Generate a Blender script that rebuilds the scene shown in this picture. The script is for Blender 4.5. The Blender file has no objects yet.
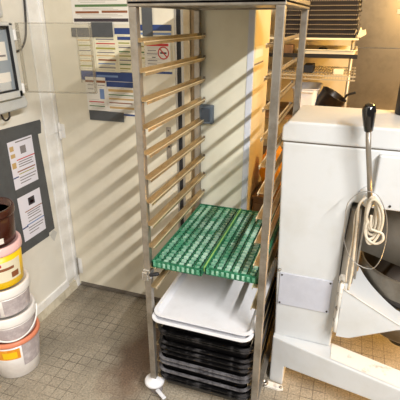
import bpy, bmesh, math, random
from mathutils import Vector, Matrix
random.seed(7)
PI = math.pi
scene = bpy.context.scene
COL = scene.collection

# ------------------------------------------------------------------ materials
def lin(c):
    c /= 255.0
    return c / 12.92 if c <= 0.04045 else ((c + 0.055) / 1.055) ** 2.4

def rgb(r, g, b):
    return (lin(r), lin(g), lin(b), 1.0)

MATS = {}

def mat(name, col, rough=0.5, metal=0.0, col2=None, scale=8.0, lo=0.45, hi=0.7, bump=0.0, bscale=60.0,
        trans=0.0, coat=0.0, spec=0.5, aniso_scale=None, detail=6.0):
    """principled material; an optional second colour comes in blotches of object-space noise."""
    if name in MATS:
        return MATS[name]
    m = bpy.data.materials.new(name)
    m.use_nodes = True
    nt = m.node_tree
    b = nt.nodes['Principled BSDF']
    b.inputs['Base Color'].default_value = col
    b.inputs['Roughness'].default_value = rough
    b.inputs['Metallic'].default_value = metal
    b.inputs['Specular IOR Level'].default_value = spec
    b.inputs['Coat Weight'].default_value = coat
    if trans:
        b.inputs['Transmission Weight'].default_value = trans
    if col2 or bump:
        tc = nt.nodes.new('ShaderNodeTexCoord')
        mp = nt.nodes.new('ShaderNodeMapping')
        nt.links.new(tc.outputs['Object'], mp.inputs['Vector'])
        if aniso_scale:
            mp.inputs['Scale'].default_value = aniso_scale
    if col2:
        n = nt.nodes.new('ShaderNodeTexNoise')
        n.inputs['Scale'].default_value = scale
        n.inputs['Detail'].default_value = detail
        n.inputs['Roughness'].default_value = 0.65
        nt.links.new(mp.outputs[0], n.inputs['Vector'])
        mr = nt.nodes.new('ShaderNodeMapRange')
        mr.inputs['From Min'].default_value = lo
        mr.inputs['From Max'].default_value = hi
        nt.links.new(n.outputs['Fac'], mr.inputs['Value'])
        mx = nt.nodes.new('ShaderNodeMix')
        mx.data_type = 'RGBA'
        mx.inputs[6].default_value = col
        mx.inputs[7].default_value = col2
        nt.links.new(mr.outputs[0], mx.inputs[0])
        nt.links.new(mx.outputs[2], b.inputs['Base Color'])
    if bump:
        n2 = nt.nodes.new('ShaderNodeTexNoise')
        n2.inputs['Scale'].default_value = bscale
        n2.inputs['Detail'].default_value = 4
        nt.links.new(mp.outputs[0], n2.inputs['Vector'])
        bp = nt.nodes.new('ShaderNodeBump')
        bp.inputs['Strength'].default_value = bump
        bp.inputs['Distance'].default_value = 0.01
        nt.links.new(n2.outputs['Fac'], bp.inputs['Height'])
        nt.links.new(bp.outputs[0], b.inputs['Normal'])
    MATS[name] = m
    return m

def clear_mat(name, tint, gloss=0.06):
    m = bpy.data.materials.new(name)
    m.use_nodes = True
    nt = m.node_tree
    for n in list(nt.nodes):
        if n.type != 'OUTPUT_MATERIAL':
            nt.nodes.remove(n)
    out = [n for n in nt.nodes if n.type == 'OUTPUT_MATERIAL'][0]
    t = nt.nodes.new('ShaderNodeBsdfTransparent'); t.inputs[0].default_value = tint
    g = nt.nodes.new('ShaderNodeBsdfPrincipled')
    g.inputs['Base Color'].default_value = rgb(215, 205, 185); g.inputs['Roughness'].default_value = 0.25
    mx = nt.nodes.new('ShaderNodeMixShader'); mx.inputs[0].default_value = gloss
    nt.links.new(t.outputs[0], mx.inputs[1]); nt.links.new(g.outputs[0], mx.inputs[2])
    nt.links.new(mx.outputs[0], out.inputs[0])
    MATS[name] = m
    return m

def floor_mat():
    m = bpy.data.materials.new('floor_tiles')
    m.use_nodes = True
    nt = m.node_tree; N = nt.nodes; L = nt.links
    b = N['Principled BSDF']; b.inputs['Roughness'].default_value = 0.55
    tc = N.new('ShaderNodeTexCoord')
    mp = N.new('ShaderNodeMapping'); mp.inputs['Location'].default_value = (0.013, 0.02, 0)
    L.new(tc.outputs['Object'], mp.inputs[0])
    br = N.new('ShaderNodeTexBrick')
    br.offset = 0.0; br.squash = 1.0
    br.inputs['Scale'].default_value = 1.0
    br.inputs['Brick Width'].default_value = 0.054
    br.inputs['Row Height'].default_value = 0.054
    br.inputs['Mortar Size'].default_value = 0.0022
    br.inputs['Mortar Smooth'].default_value = 0.5
    br.inputs['Color1'].default_value = rgb(163, 153, 136)
    br.inputs['Color2'].default_value = rgb(153, 143, 127)
    br.inputs['Mortar'].default_value = rgb(86, 78, 68)
    L.new(mp.outputs[0], br.inputs['Vector'])
    # joints worn away in places
    wn = N.new('ShaderNodeTexNoise'); wn.inputs['Scale'].default_value = 5.0; wn.inputs['Detail'].default_value = 3
    L.new(tc.outputs['Object'], wn.inputs['Vector'])
    wr = N.new('ShaderNodeMapRange'); wr.inputs['From Min'].default_value = 0.40; wr.inputs['From Max'].default_value = 0.62
    wr.inputs['To Min'].default_value = 0.15; wr.inputs['To Max'].default_value = 1.0
    L.new(wn.outputs['Fac'], wr.inputs['Value'])
    m0 = N.new('ShaderNodeMix'); m0.data_type = 'RGBA'
    m0.inputs[6].default_value = rgb(158, 148, 131)
    L.new(br.outputs['Color'], m0.inputs[7]); L.new(wr.outputs[0], m0.inputs[0])
    # speckle
    sp = N.new('ShaderNodeTexNoise'); sp.inputs['Scale'].default_value = 120.0; sp.inputs['Detail'].default_value = 3
    L.new(tc.outputs['Object'], sp.inputs['Vector'])
    sr = N.new('ShaderNodeMapRange'); sr.inputs['From Min'].default_value = 0.3; sr.inputs['From Max'].default_value = 0.7
    sr.inputs['To Min'].default_value = 0.66; sr.inputs['To Max'].default_value = 1.28
    L.new(sp.outputs['Fac'], sr.inputs['Value'])
    # dirt blotches
    d = N.new('ShaderNodeTexNoise'); d.inputs['Scale'].default_value = 3.2; d.inputs['Detail'].default_value = 5
    L.new(tc.outputs['Object'], d.inputs['Vector'])
    dr = N.new('ShaderNodeMapRange'); dr.inputs['From Min'].default_value = 0.42; dr.inputs['From Max'].default_value = 0.68
    dr.inputs['To Min'].default_value = 1.0; dr.inputs['To Max'].default_value = 0.62
    L.new(d.outputs['Fac'], dr.inputs['Value'])
    mu = N.new('ShaderNodeMath'); mu.operation = 'MULTIPLY'
    L.new(sr.outputs[0], mu.inputs[0]); L.new(dr.outputs[0], mu.inputs[1])
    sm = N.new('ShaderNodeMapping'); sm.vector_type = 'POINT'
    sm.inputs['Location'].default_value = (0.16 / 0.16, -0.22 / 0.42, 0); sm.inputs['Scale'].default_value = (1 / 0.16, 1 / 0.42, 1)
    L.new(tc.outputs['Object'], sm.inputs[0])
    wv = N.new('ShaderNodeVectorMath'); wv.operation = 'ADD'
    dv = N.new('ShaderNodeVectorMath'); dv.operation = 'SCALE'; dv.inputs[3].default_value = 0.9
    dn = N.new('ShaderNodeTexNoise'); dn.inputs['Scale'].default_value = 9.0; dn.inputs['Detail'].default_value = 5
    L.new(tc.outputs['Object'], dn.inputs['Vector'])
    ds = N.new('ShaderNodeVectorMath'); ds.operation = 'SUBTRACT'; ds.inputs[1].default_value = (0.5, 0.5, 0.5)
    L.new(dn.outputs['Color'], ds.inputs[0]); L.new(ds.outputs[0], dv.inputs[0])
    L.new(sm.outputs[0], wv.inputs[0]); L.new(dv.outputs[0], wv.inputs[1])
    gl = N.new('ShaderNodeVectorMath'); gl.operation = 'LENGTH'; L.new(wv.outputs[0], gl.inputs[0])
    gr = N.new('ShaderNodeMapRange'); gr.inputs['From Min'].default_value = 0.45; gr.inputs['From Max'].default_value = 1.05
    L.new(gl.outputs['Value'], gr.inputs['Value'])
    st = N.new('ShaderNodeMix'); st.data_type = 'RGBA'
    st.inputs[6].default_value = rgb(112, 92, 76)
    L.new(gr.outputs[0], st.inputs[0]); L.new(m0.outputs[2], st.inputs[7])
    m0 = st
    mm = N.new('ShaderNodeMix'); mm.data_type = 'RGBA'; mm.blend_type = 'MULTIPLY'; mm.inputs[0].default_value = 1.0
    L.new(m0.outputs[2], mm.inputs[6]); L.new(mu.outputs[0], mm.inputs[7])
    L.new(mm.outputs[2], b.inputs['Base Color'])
    bp = N.new('ShaderNodeBump'); bp.inputs['Strength'].default_value = 0.25; bp.inputs['Distance'].default_value = 0.004
    L.new(sp.outputs['Fac'], bp.inputs['Height']); L.new(bp.outputs[0], b.inputs['Normal'])
    return m

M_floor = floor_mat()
M_wall = mat('wall_paint', rgb(226, 221, 209), 0.6, col2=rgb(214, 208, 195), scale=3, bump=0.06, bscale=90)
M_wallback = mat('wall_paint_cream', rgb(226, 208, 170), 0.55, col2=rgb(214, 192, 150), scale=4, bump=0.05)
M_door = mat('door_paint', rgb(222, 214, 194), 0.5, col2=rgb(212, 203, 181), scale=4, bump=0.04, bscale=40)
M_panel = mat('panel_paint', rgb(219, 216, 198), 0.5, col2=rgb(209, 205, 186), scale=5)
M_trim = mat('trim_white', rgb(236, 234, 230), 0.45, col2=rgb(221, 217, 210), scale=9)
M_skirt = mat('skirting_tile', rgb(206, 197, 176), 0.5, col2=rgb(160, 148, 122), scale=14)
M_jamb = mat('jamb_beige', rgb(200, 184, 152), 0.5, col2=rgb(180, 160, 124), scale=10)
M_jambdark = mat('jamb_brown', rgb(148, 124, 88), 0.5, col2=rgb(128, 105, 72), scale=12)
M_alu = mat('door_edge_metal', rgb(168, 165, 160), 0.38, 0.85)
M_rubber = mat('black_rubber', rgb(24, 24, 28), 0.6)
M_profile = mat('corner_profile_plastic', rgb(204, 208, 218), 0.4)
M_steel = mat('rack_steel', rgb(160, 153, 143), 0.38, 0.7, col2=rgb(128, 120, 108), scale=12, bump=0.02)
M_runner = mat('runner_steel', rgb(190, 170, 134), 0.34, 0.72, col2=rgb(164, 140, 104), scale=16)  # steel toned golden, the back lamp's warm light put into the colour
M_bead = mat('runner_edge_highlight', rgb(236, 220, 186), 0.3, 0.5)  # highlight along the runner edges put into a pale colour
M_wallsteel = mat('wall_stainless', rgb(142, 132, 116), 0.36, 0.88, col2=rgb(116, 106, 92), scale=3.5, bump=0.015, bscale=8)
M_chrome = mat('chrome', rgb(205, 205, 205), 0.18, 1.0)
M_darksteel = mat('dark_metal', rgb(52, 50, 48), 0.4, 0.6)
M_bowl = mat('bowl_steel', rgb(128, 121, 110), 0.36, 0.7, col2=rgb(100, 93, 82), scale=7, bump=0.03, bscale=20)
M_bowldark = mat('bowl_rim_dark', rgb(42, 37, 34), 0.45, 0.3)
M_brass = mat('brass', rgb(214, 160, 84), 0.35, 0.6)
M_bowlin = mat('bowl_inside_shade', rgb(64, 56, 48), 0.5, 0.5)  # darker copy of the bowl steel, shade inside put into the colour
M_guard = mat('guard_steel', rgb(138, 132, 122), 0.5, 0.1, col2=rgb(120, 113, 103), scale=6)
M_mix = mat('mixer_enamel', rgb(203, 205, 206), 0.4, col2=rgb(194, 194, 191), scale=4.5, lo=0.48, hi=0.75, bump=0.03, bscale=30, coat=0.2)
M_mixworn = mat('mixer_enamel_floury', rgb(226, 222, 214), 0.55, col2=rgb(158, 138, 118), scale=16, lo=0.56, hi=0.74, bump=0.1, bscale=50)
M_seam = mat('seam_dark', rgb(112, 104, 94), 0.7)
M_plate = mat('rating_plate_grey', rgb(190, 192, 202), 0.4, col2=rgb(180, 182, 192), scale=10)
M_screw = mat('screw_dark', rgb(70, 66, 62), 0.45, 0.6)
M_pan = mat('pan_black', rgb(34, 28, 24), 0.35, 0.3, col2=rgb(58, 46, 36), scale=20)
M_blackgloss = mat('black_bakelite', rgb(16, 14, 15), 0.16, coat=0.6)
M_cord = mat('cord_beige', rgb(206, 196, 178), 0.6, col2=rgb(180, 166, 144), scale=30)
M_wire = mat('thin_wire_grey', rgb(150, 146, 140), 0.4, 0.4)
M_green = mat('green_plastic', rgb(14, 92, 62), 0.4, col2=rgb(80, 156, 122), scale=60, lo=0.5, hi=0.72, spec=0.6)
M_greenlt = mat('green_plastic_highlight', rgb(74, 142, 110), 0.38, col2=rgb(164, 200, 180), scale=14, lo=0.42, hi=0.62)  # highlights on the green plastic put into the colour
M_greendk = mat('green_plastic_gap_shade', rgb(10, 62, 44), 0.5)
M_greenyel = mat('green_plastic_flour', rgb(128, 176, 98), 0.45)
M_white = mat('white_plastic', rgb(222, 222, 226), 0.32, col2=rgb(213, 212, 215), scale=8, spec=0.6)
M_black = mat('black_tray_steel', rgb(20, 19, 20), 0.34, 0.3, col2=rgb(36, 34, 36), scale=14, lo=0.5, hi=0.72)
M_blackrim = mat('black_tray_worn_rim', rgb(92, 89, 90), 0.34, 0.4, col2=rgb(22, 21, 22), scale=20, lo=0.34, hi=0.52)
M_blacksheen = mat('black_tray_sheen_rim', rgb(140, 138, 142), 0.4, 0.4, col2=rgb(70, 67, 70), scale=22, lo=0.4, hi=0.62)
M_tarnish = mat('tray_bake_coating', rgb(44, 39, 38), 0.5, 0.2, col2=rgb(62, 54, 50), scale=30)
M_dot = mat('tray_bright_dot', rgb(176, 160, 132), 0.5)
M_tape = mat('grey_tape', rgb(80, 82, 84), 0.5, col2=rgb(70, 71, 73), scale=12)
M_tapelt = mat('pale_tape_scrap', rgb(196, 194, 188), 0.5)
M_paper = mat('paper_white', rgb(224, 219, 209), 0.6)
M_paperlav = mat('paper_lilac', rgb(222, 219, 228), 0.55)
M_papercream = mat('paper_cream', rgb(226, 218, 190), 0.6)
M_ink = mat('ink_grey', rgb(128, 122, 122), 0.6)
M_inkpale = mat('ink_pale', rgb(172, 164, 152), 0.6)
M_inkdk = mat('ink_dark', rgb(58, 50, 56), 0.6)
M_blue = mat('ink_blue', rgb(42, 64, 118), 0.55)
M_lblue = mat('ink_light_blue', rgb(112, 136, 178), 0.55)
M_red = mat('ink_red', rgb(186, 44, 42), 0.55)
M_brown = mat('ink_brown', rgb(138, 84, 52), 0.55)
M_greenink = mat('ink_green', rgb(86, 118, 72), 0.55)
M_olive = mat('ink_olive', rgb(156, 152, 76), 0.55)
M_tan = mat('ink_tan', rgb(192, 160, 106), 0.55)
M_boxgrey = mat('control_box_grey', rgb(188, 190, 188), 0.45, col2=rgb(178, 179, 176), scale=9)
M_boxin = mat('control_box_inside', rgb(150, 158, 164), 0.5)
M_cable = mat('black_cable', rgb(34, 30, 28), 0.5)
M_switch = mat('switch_slate', rgb(84, 96, 108), 0.45)
M_switchd = mat('switch_dark', rgb(58, 66, 76), 0.45)
M_brownbk = mat('brown_bucket', rgb(62, 28, 18), 0.25, spec=0.6)
M_browndk = mat('brown_bucket_inside', rgb(44, 26, 20), 0.4)
M_yellow = mat('yellow_bucket', rgb(244, 200, 18), 0.35)
M_pink = mat('pink_lid', rgb(236, 190, 186), 0.4)
M_bucketw = mat('white_bucket', rgb(234, 228, 222), 0.35, col2=rgb(222, 213, 206), scale=12)
M_print = mat('bucket_print_grey', rgb(176, 164, 164), 0.45, col2=rgb(206, 196, 194), scale=30)
M_orange = mat('orange_lid', rgb(226, 138, 104), 0.4)
M_label = mat('label_orange', rgb(232, 146, 30), 0.45, col2=rgb(240, 190, 80), scale=30)
M_cream = mat('cream_plastic', rgb(232, 220, 190), 0.45)
M_wood = mat('brown_wood', rgb(128, 92, 54), 0.55, col2=rgb(94, 66, 38), scale=9)
M_bag = mat('orange_bag', rgb(244, 160, 30), 0.4, col2=rgb(250, 194, 80), scale=12, bump=0.4, bscale=24)
M_card = mat('brown_card', rgb(120, 88, 54), 0.7, col2=rgb(98, 70, 42), scale=9)
M_wirew = mat('wire_shelf_metal', rgb(196, 184, 160), 0.4, 0.5)
M_ceil = mat('ceiling_paint', rgb(232, 230, 224), 0.7)
M_clear = clear_mat('clear_plastic', (0.93, 0.93, 0.92, 1), 0.08)
M_clearrim = clear_mat('clear_plastic_rim', (0.8, 0.8, 0.79, 1), 0.2)

# ------------------------------------------------------------------ geometry
class MB:
    """collects shapes in world coordinates, built as one mesh object"""
    def __init__(self):
        self.bm = bmesh.new(); self.mats = []

    def mi(self, m):
        if m not in self.mats:
            self.mats.append(m)
        return self.mats.index(m)

    def absorb(self, b2, m, smooth=False):
        k = self.mi(m)
        vm = {}
        for v in b2.verts:
            vm[v] = self.bm.verts.new(v.co)
        for f in b2.faces:
            try:
                nf = self.bm.faces.new([vm[v] for v in f.verts])
            except ValueError:
                continue
            nf.material_index = k; nf.smooth = smooth or f.smooth
        b2.free()
        return self

    def box(self, x0, x1, y0, y1, z0, z1, m, bev=0.0, seg=2, rot=None):
        b = bmesh.new()
        bmesh.ops.create_cube(b, size=1.0)
        for v in b.verts:
            v.co = Vector(((x0 + x1) / 2 + v.co.x * (x1 - x0), (y0 + y1) / 2 + v.co.y * (y1 - y0), (z0 + z1) / 2 + v.co.z * (z1 - z0)))
        if bev:
            bmesh.ops.bevel(b, geom=list(b.edges), offset=bev, segments=seg, profile=0.5, affect='EDGES')
        if rot:
            c, M3 = rot
            c = Vector(c)
            for v in b.verts:
                v.co = c + M3 @ (v.co - c)
        return self.absorb(b, m)

    def prism(self, pts, axis, a, bq, m, bev=0.0, seg=2):
        """polygon pts (2D) extruded along an axis from a to bq"""
        b = bmesh.new()
        def to3(p, t):
            if axis == 'y': return Vector((p[0], t, p[1]))
            if axis == 'x': return Vector((t, p[0], p[1]))
            return Vector((p[0], p[1], t))
        A = [b.verts.new(to3(p, a)) for p in pts]
        B = [b.verts.new(to3(p, bq)) for p in pts]
        n = len(pts)
        b.faces.new(A); b.faces.new(B[::-1])
        for i in range(n):
            b.faces.new([A[i], B[i], B[(i + 1) % n], A[(i + 1) % n]][::-1])
        bmesh.ops.recalc_face_normals(b, faces=list(b.faces))
        if bev:
            bmesh.ops.bevel(b, geom=list(b.edges), offset=bev, segments=seg, profile=0.5, affect='EDGES')
        return self.absorb(b, m)

    def rings(self, loops, m, cap0=True, cap1=True, smooth=True, mats=None):
        """skin consecutive closed loops of 3-D points"""
        n = len(loops[0])
        V = [[self.bm.verts.new(p) for p in lp] for lp in loops]
        for j in range(len(loops) - 1):
            mm = mats[j] if mats else m
            k = self.mi(mm)
            for i in range(n):
                f = self.bm.faces.new([V[j][i], V[j][(i + 1) % n], V[j + 1][(i + 1) % n], V[j + 1][i]])
                f.material_index = k; f.smooth = smooth
        k0 = self.mi(mats[0] if mats else m); k1 = self.mi(mats[-1] if mats else m)
        if cap0:
            f = self.bm.faces.new(V[0][::-1]); f.material_index = k0
        if cap1:
            f = self.bm.faces.new(V[-1]); f.material_index = k1
        return self

    def lathe(self, cx, cy, prof, m, n=40, cap0=True, cap1=True, mats=None, smooth=True):
        loops = [[Vector((cx + r * math.cos(2 * PI * i / n), cy + r * math.sin(2 * PI * i / n), z)) for i in range(n)] for r, z in prof]
        return self.rings(loops, m, cap0, cap1, smooth, mats)

    def lathe_axis(self, p0, p1, prof, m, n=20, mats=None):
        """prof = (radius, distance along p0->p1)"""
        p0 = Vector(p0); d = (Vector(p1) - p0).normalized()
        a = d.orthogonal().normalized(); c = d.cross(a)
        loops = [[p0 + d * t + (a * math.cos(2 * PI * i / n) + c * math.sin(2 * PI * i / n)) * r for i in range(n)] for r, t in prof]
        return self.rings(loops, m, True, True, True, mats)

    def tube(self, pts, r, m, n=8, closed=False):
        pts = [Vector(p) for p in pts]
        N = len(pts)
        loops = []
        up = None
        for i in range(N):
            if closed:
                d = pts[(i + 1) % N] - pts[i - 1]
            else:
                d = pts[min(i + 1, N - 1)] - pts[max(i - 1, 0)]
            d.normalize()
            if up is None:
                up = d.orthogonal().normalized()
            up = (up - d * up.dot(d))
            if up.length < 1e-6: up = d.orthogonal()
            up.normalize()
            c = d.cross(up)
            loops.append([pts[i] + (up * math.cos(2 * PI * j / n) + c * math.sin(2 * PI * j / n)) * r for j in range(n)])
        if closed:
            loops.append(loops[0])
            return self.rings(loops, m, False, False)
        return self.rings(loops, m)

    def build(self, name, parent=None, loc=None, **tags):
        bm = self.bm
        bmesh.ops.remove_doubles(bm, verts=list(bm.verts), dist=1e-6)
        bmesh.ops.recalc_face_normals(bm, faces=list(bm.faces))
        me = bpy.data.meshes.new(name)
        if parent is not None:
            w = Vector(parent.get('_w', (0, 0, 0)))
            off = w
        else:
            if loc is None:
                xs = [v.co.x for v in bm.verts]; ys = [v.co.y for v in bm.verts]; zs = [v.co.z for v in bm.verts]
                loc = ((min(xs) + max(xs)) / 2, (min(ys) + max(ys)) / 2, min(zs))
            off = Vector(loc)
        for v in bm.verts:
            v.co -= off
        bm.to_mesh(me); bm.free()
        for m in self.mats:
            me.materials.append(m)
        o = bpy.data.objects.new(name, me)
        COL.objects.link(o)
        if parent is not None:
            o.parent = parent
            o['_w'] = tuple(off)
        else:
            o.location = off
            o['_w'] = tuple(off)
        for k, v in tags.items():
            o[k] = v
        return o

def spline(pts, sub=6, closed=False):
    P = [Vector(p) for p in pts]; n = len(P); out = []
    rng = range(n) if closed else range(n - 1)
    for i in rng:
        if closed:
            a, b, c, d = P[i - 1], P[i], P[(i + 1) % n], P[(i + 2) % n]
        else:
            a, b, c, d = P[max(i - 1, 0)], P[i], P[i + 1], P[min(i + 2, n - 1)]
        for k in range(sub):
            t = k / sub
            out.append(0.5 * ((2 * b) + (c - a) * t + (2 * a - 5 * b + 4 * c - d) * t * t + (3 * b - a - 3 * c + d) * t ** 3))
    if not closed:
        out.append(P[-1])
    return out

def thing(name, loc, label, cat, group=None):
    o = bpy.data.objects.new(name, None)
    o.empty_display_size = 0.05
    COL.objects.link(o)
    o.location = loc
    o['_w'] = tuple(loc)
    o['label'] = label; o['category'] = cat
    if group: o['group'] = group
    return o

def tag(o, label, cat, group=None):
    o['label'] = label; o['category'] = cat
    if group: o['group'] = group
    return o

def structure(o):
    o['kind'] = 'structure'
    return o

def copy_tree(o, parent=None):
    c = o.copy(); COL.objects.link(c)
    if parent is not None: c.parent = parent
    for ch in list(o.children):
        copy_tree(ch, c)
    return c

def rrect(x0, x1, y0, y1, r, z, n=5):
    pts = []
    for cx, cy, a0 in ((x1 - r, y0 + r, -PI / 2), (x1 - r, y1 - r, 0), (x0 + r, y1 - r, PI / 2), (x0 + r, y0 + r, PI)):
        for k in range(n + 1):
            a = a0 + PI / 2 * k / n
            pts.append(Vector((cx + r * math.cos(a), cy + r * math.sin(a), z)))
    return pts

# ------------------------------------------------------------------ the room
XL, YD = -0.8425, 0.623          # left wall, wall with the door
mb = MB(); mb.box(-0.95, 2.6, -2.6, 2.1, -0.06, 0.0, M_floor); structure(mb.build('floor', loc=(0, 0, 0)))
mb = MB(); mb.box(XL - 0.1, XL, -2.6, 0.72, 0, 3.2, M_wall); structure(mb.build('wall_left'))
mb = MB(); mb.box(XL, -0.823, 0.66, 0.72, 0, 3.2, M_wallback); mb.box(-0.823, -0.088, 0.66, 0.72, 2.05, 3.2, M_wallback)
mb.box(-0.088, 0.232, YD, 0.99, 0, 3.2, M_panel); mb.box(-0.823, -0.088, 0.72, 0.76, 0, 3.2, M_wallback)
mb.box(0.232, 0.25, YD + 0.012, 1.0, 0, 3.2, M_wallback)
structure(mb.build('wall_door'))
mb = MB(); mb.box(-0.95, 2.6, 2.1, 2.2, 0, 3.2, M_wallback); structure(mb.build('wall_back'))
mb = MB(); mb.box(0.224, 0.254, YD - 0.004, YD + 0.012, 0.0, 3.2, M_profile, 0.003); structure(mb.build('trim_1'))
mb = MB(); mb.box(-0.95, 2.6, -2.6, 2.2, 3.2, 3.26, M_ceil); structure(mb.build('ceiling'))
# white board on the left wall next to the door
mb = MB(); mb.box(XL, XL + 0.012, 0.52, 0.617, 0.085, 2.4, M_trim, 0.003); mb.box(XL, XL + 0.02, 0.6, 0.66, 0.0, 2.4, M_trim, 0.003)
structure(mb.build('trim_2'))
# baseboard: white cap over a yellowed tile skirting
mb = MB(); mb.prism([(XL, 0), (XL + 0.022, 0), (XL + 0.012, 0.052), (XL, 0.052)], 'y', -2.6, 0.6, M_skirt)
mb.prism([(XL, 0.052), (XL + 0.014, 0.052), (XL + 0.010, 0.094), (XL, 0.098)], 'y', -2.6, 0.53, M_trim)
structure(mb.build('baseboard_left'))

# the door
mb = MB(); mb.box(-0.820, -0.120, YD, 0.66, 0.012, 2.05, M_door, 0.003)
door = structure(mb.build('door_1'))
mb = MB(); mb.box(-0.120, -0.109, YD - 0.003, 0.66, 0.012, 2.05, M_alu, 0.001); mb.build('edge_strip', door)
mb = MB(); mb.box(-0.806, -0.130, YD - 0.004, YD + 0.002, 0.012, 0.035, M_seam); mb.build('door_sweep', door)
for z0, z1 in ((0.972, 1.069), (0.09, 0.215)):
    mb = MB()
    mb.lathe_axis((-0.812, YD - 0.010, z0), (-0.812, YD - 0.010, z1), [(0.004, 0), (0.007, 0.004), (0.007, (z1 - z0) * 0.48), (0.005, (z1 - z0) * 0.5), (0.007, (z1 - z0) * 0.52), (0.007, z1 - z0 - 0.004), (0.004, z1 - z0)], M_chrome if z0 < 0.5 else M_trim, 12)
    mb.box(-0.812, -0.785, YD - 0.003, YD + 0.001, z0 + 0.01, z1 - 0.01, M_trim)
    h = mb.build('hinge', door)
mb = MB(); mb.box(-0.177, -0.150, YD - 0.003, YD + 0.001, 0.903, 1.09, M_steel, 0.001)
lk = mb.build('lock_plate', door)
mb = MB()
for z in (0.92, 1.073):
    mb.lathe_axis((-0.1635, YD - 0.003, z), (-0.1635, YD - 0.006, z), [(0.005, 0), (0.004, 0.002)], M_screw, 10)
mb.lathe_axis((-0.1635, YD - 0.003, 0.99), (-0.1635, YD - 0.006, 0.99), [(0.006, 0), (0.006, 0.001)], M_inkdk, 10)
mb.build('screw', lk)
mb = MB()
mb.tube([(-0.835, YD - 0.09, 1.012), (-0.828, YD - 0.05, 1.014), (-0.818, YD - 0.016, 1.015)], 0.0022, M_trim); mb.build('door_hook', door)
# frame to the right of the door
mb = MB(); mb.box(-0.105, -0.086, YD - 0.006, YD + 0.004, 0.0, 2.1, M_rubber, 0.001)
fr = structure(mb.build('trim_3'))
mb = MB(); mb.box(-0.086, -0.072, YD - 0.010, YD, 0.0, 2.1, M_alu, 0.001); structure(mb.build('trim_4'))
mb = MB(); mb.box(-0.072, -0.040, YD - 0.014, YD, 0.0, 2.1, M_jamb, 0.002); mb.box(-0.040, 0.004, YD - 0.006, YD, 0.0, 2.1, M_jambdark, 0.002)
structure(mb.build('trim_5'))

# ------------------------------------------------------------------ papers on the door
def sheet(y, x0, z0, x1, z1, m, lines=(), name='notice_sheet', tilt=0.0, extra=None):
    """paper on the door wall; lines = (fraction down, height fraction, left, right, material)"""
    b = MB()
    w = x1 - x0; h = z1 - z0
    b.box(x0, x1, y - 0.0008, y, z0, z1, m)
    if m is not M_blue:
        rt = random.Random(int(abs(x0) * 1e4))
        f_ = 0.09
        while f_ < 0.95:
            if all(abs(f_ - q[0] - q[1] / 2) > 0.02 + q[1] / 2 for q in lines):
                a_ = rt.uniform(0.06, 0.2); c_ = rt.uniform(0.6, 0.95)
                b.box(x0 + a_ * w, x0 + c_ * w, y - 0.0011, y - 0.0007, z1 - (f_ + 0.008) * h, z1 - (f_ - 0.002) * h, M_inkpale)
            f_ += 0.034
    for fy, fh, fl, fr_, mm in lines:
        zc = z1 - fy * h
        b.box(x0 + fl * w, x0 + fr_ * w, y - 0.0013, y - 0.0007, zc - fh * h, zc, mm)
    if extra: extra(b)
    if tilt:
        c = Vector(((x0 + x1) / 2, y, (z0 + z1) / 2)); R = Matrix.Rotation(tilt, 3, 'Y')
        for v in b.bm.verts: v.co = c + R @ (v.co - c)
    return b.build(name, None, ((x0 + x1) / 2, y, z0))

G = 'notices taped to the door'
def rows(n, a, b, mats, h=0.022, l=0.06, r=0.94, jit=0.0):
    out = []
    for i in range(n):
        f = a + (b - a) * i / max(1, n - 1)
        out.append((f, h, l, r - random.random() * jit, mats[i % len(mats)]))
    return out

Y0, Y1, Y2, Y3 = YD - 0.0005, YD - 0.0025, YD - 0.0045, YD - 0.0065
s = sheet(Y0, -0.655, 1.565, -0.345, 1.76, M_paper, [(0.10, .04, .05, .95, M_lblue), (0.25, .03, .05, .9, M_tan), (0.40, .03, .05, .95, M_olive), (0.55, .055, .06, .97, M_greenink), (0.70, .05, .06, .48, M_brown), (0.69, .05, .53, .97, M_brown), (0.865, .075, .02, .98, M_inkdk)])
tag(s, 'white landscape notice with dark coloured bars, topmost on the cream door', 'notice', G)
s = sheet(Y1, -0.645, 1.32, -0.548, 1.52, M_papercream, rows(7, .12, .85, [M_tan, M_olive, M_ink, M_tan], .03, .08, .9, .2))
tag(s, 'cream notice column seen through the clear lid, under the short grey tape', 'notice', G)
s = sheet(Y1, -0.545, 1.345, -0.425, 1.515, M_papercream, [(0.08, .035, .08, .9, M_ink), (0.2, .03, .08, .95, M_red), (0.32, .05, .05, .95, M_olive), (0.44, .03, .1, .9, M_ink), (0.53, .03, .05, .92, M_tan), (0.64, .045, .12, .95, M_brown), (0.75, .03, .1, .9, M_lblue), (0.86, .03, .1, .9, M_ink)])
tag(s, 'cream notice with red, olive and brown rows, below the wide grey tape', 'notice', G)
s = sheet(Y0, -0.430, 1.335, -0.345, 1.55, M_papercream, [(0.0, .13, .0, 1, M_blue), (0.18, .07, .15, 1, M_blue)] + rows(8, .30, .94, [M_olive, M_ink, M_greenink], .028, .2, .95, .1))
tag(s, 'pale notice with two stacked dark blue headers beside the rack post', 'notice', G)
s = sheet(Y2, -0.640, 1.302, -0.335, 1.345, M_blue, [(0.35, .22, .3, .7, M_lblue)], 'notice_banner')
tag(s, 'long blue banner strip across the middle of the door notices', 'notice', G)
s = sheet(Y3, -0.617, 1.150, -0.500, 1.318, M_paper, [(0.09, .07, .0, .42, M_brown), (0.09, .07, .55, 1, M_brown), (0.22, .025, .1, .4, M_ink), (0.22, .025, .6, .95, M_ink), (0.34, .025, .1, .4, M_ink), (0.34, .3, .68, .9, M_lblue), (0.46, .025, .1, .5, M_ink), (0.72, .03, .1, .85, M_red), (0.85, .03, .1, .88, M_greenink)])
tag(s, 'white notice with brown headers above red and green lines, low on the door', 'notice', G)
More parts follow.
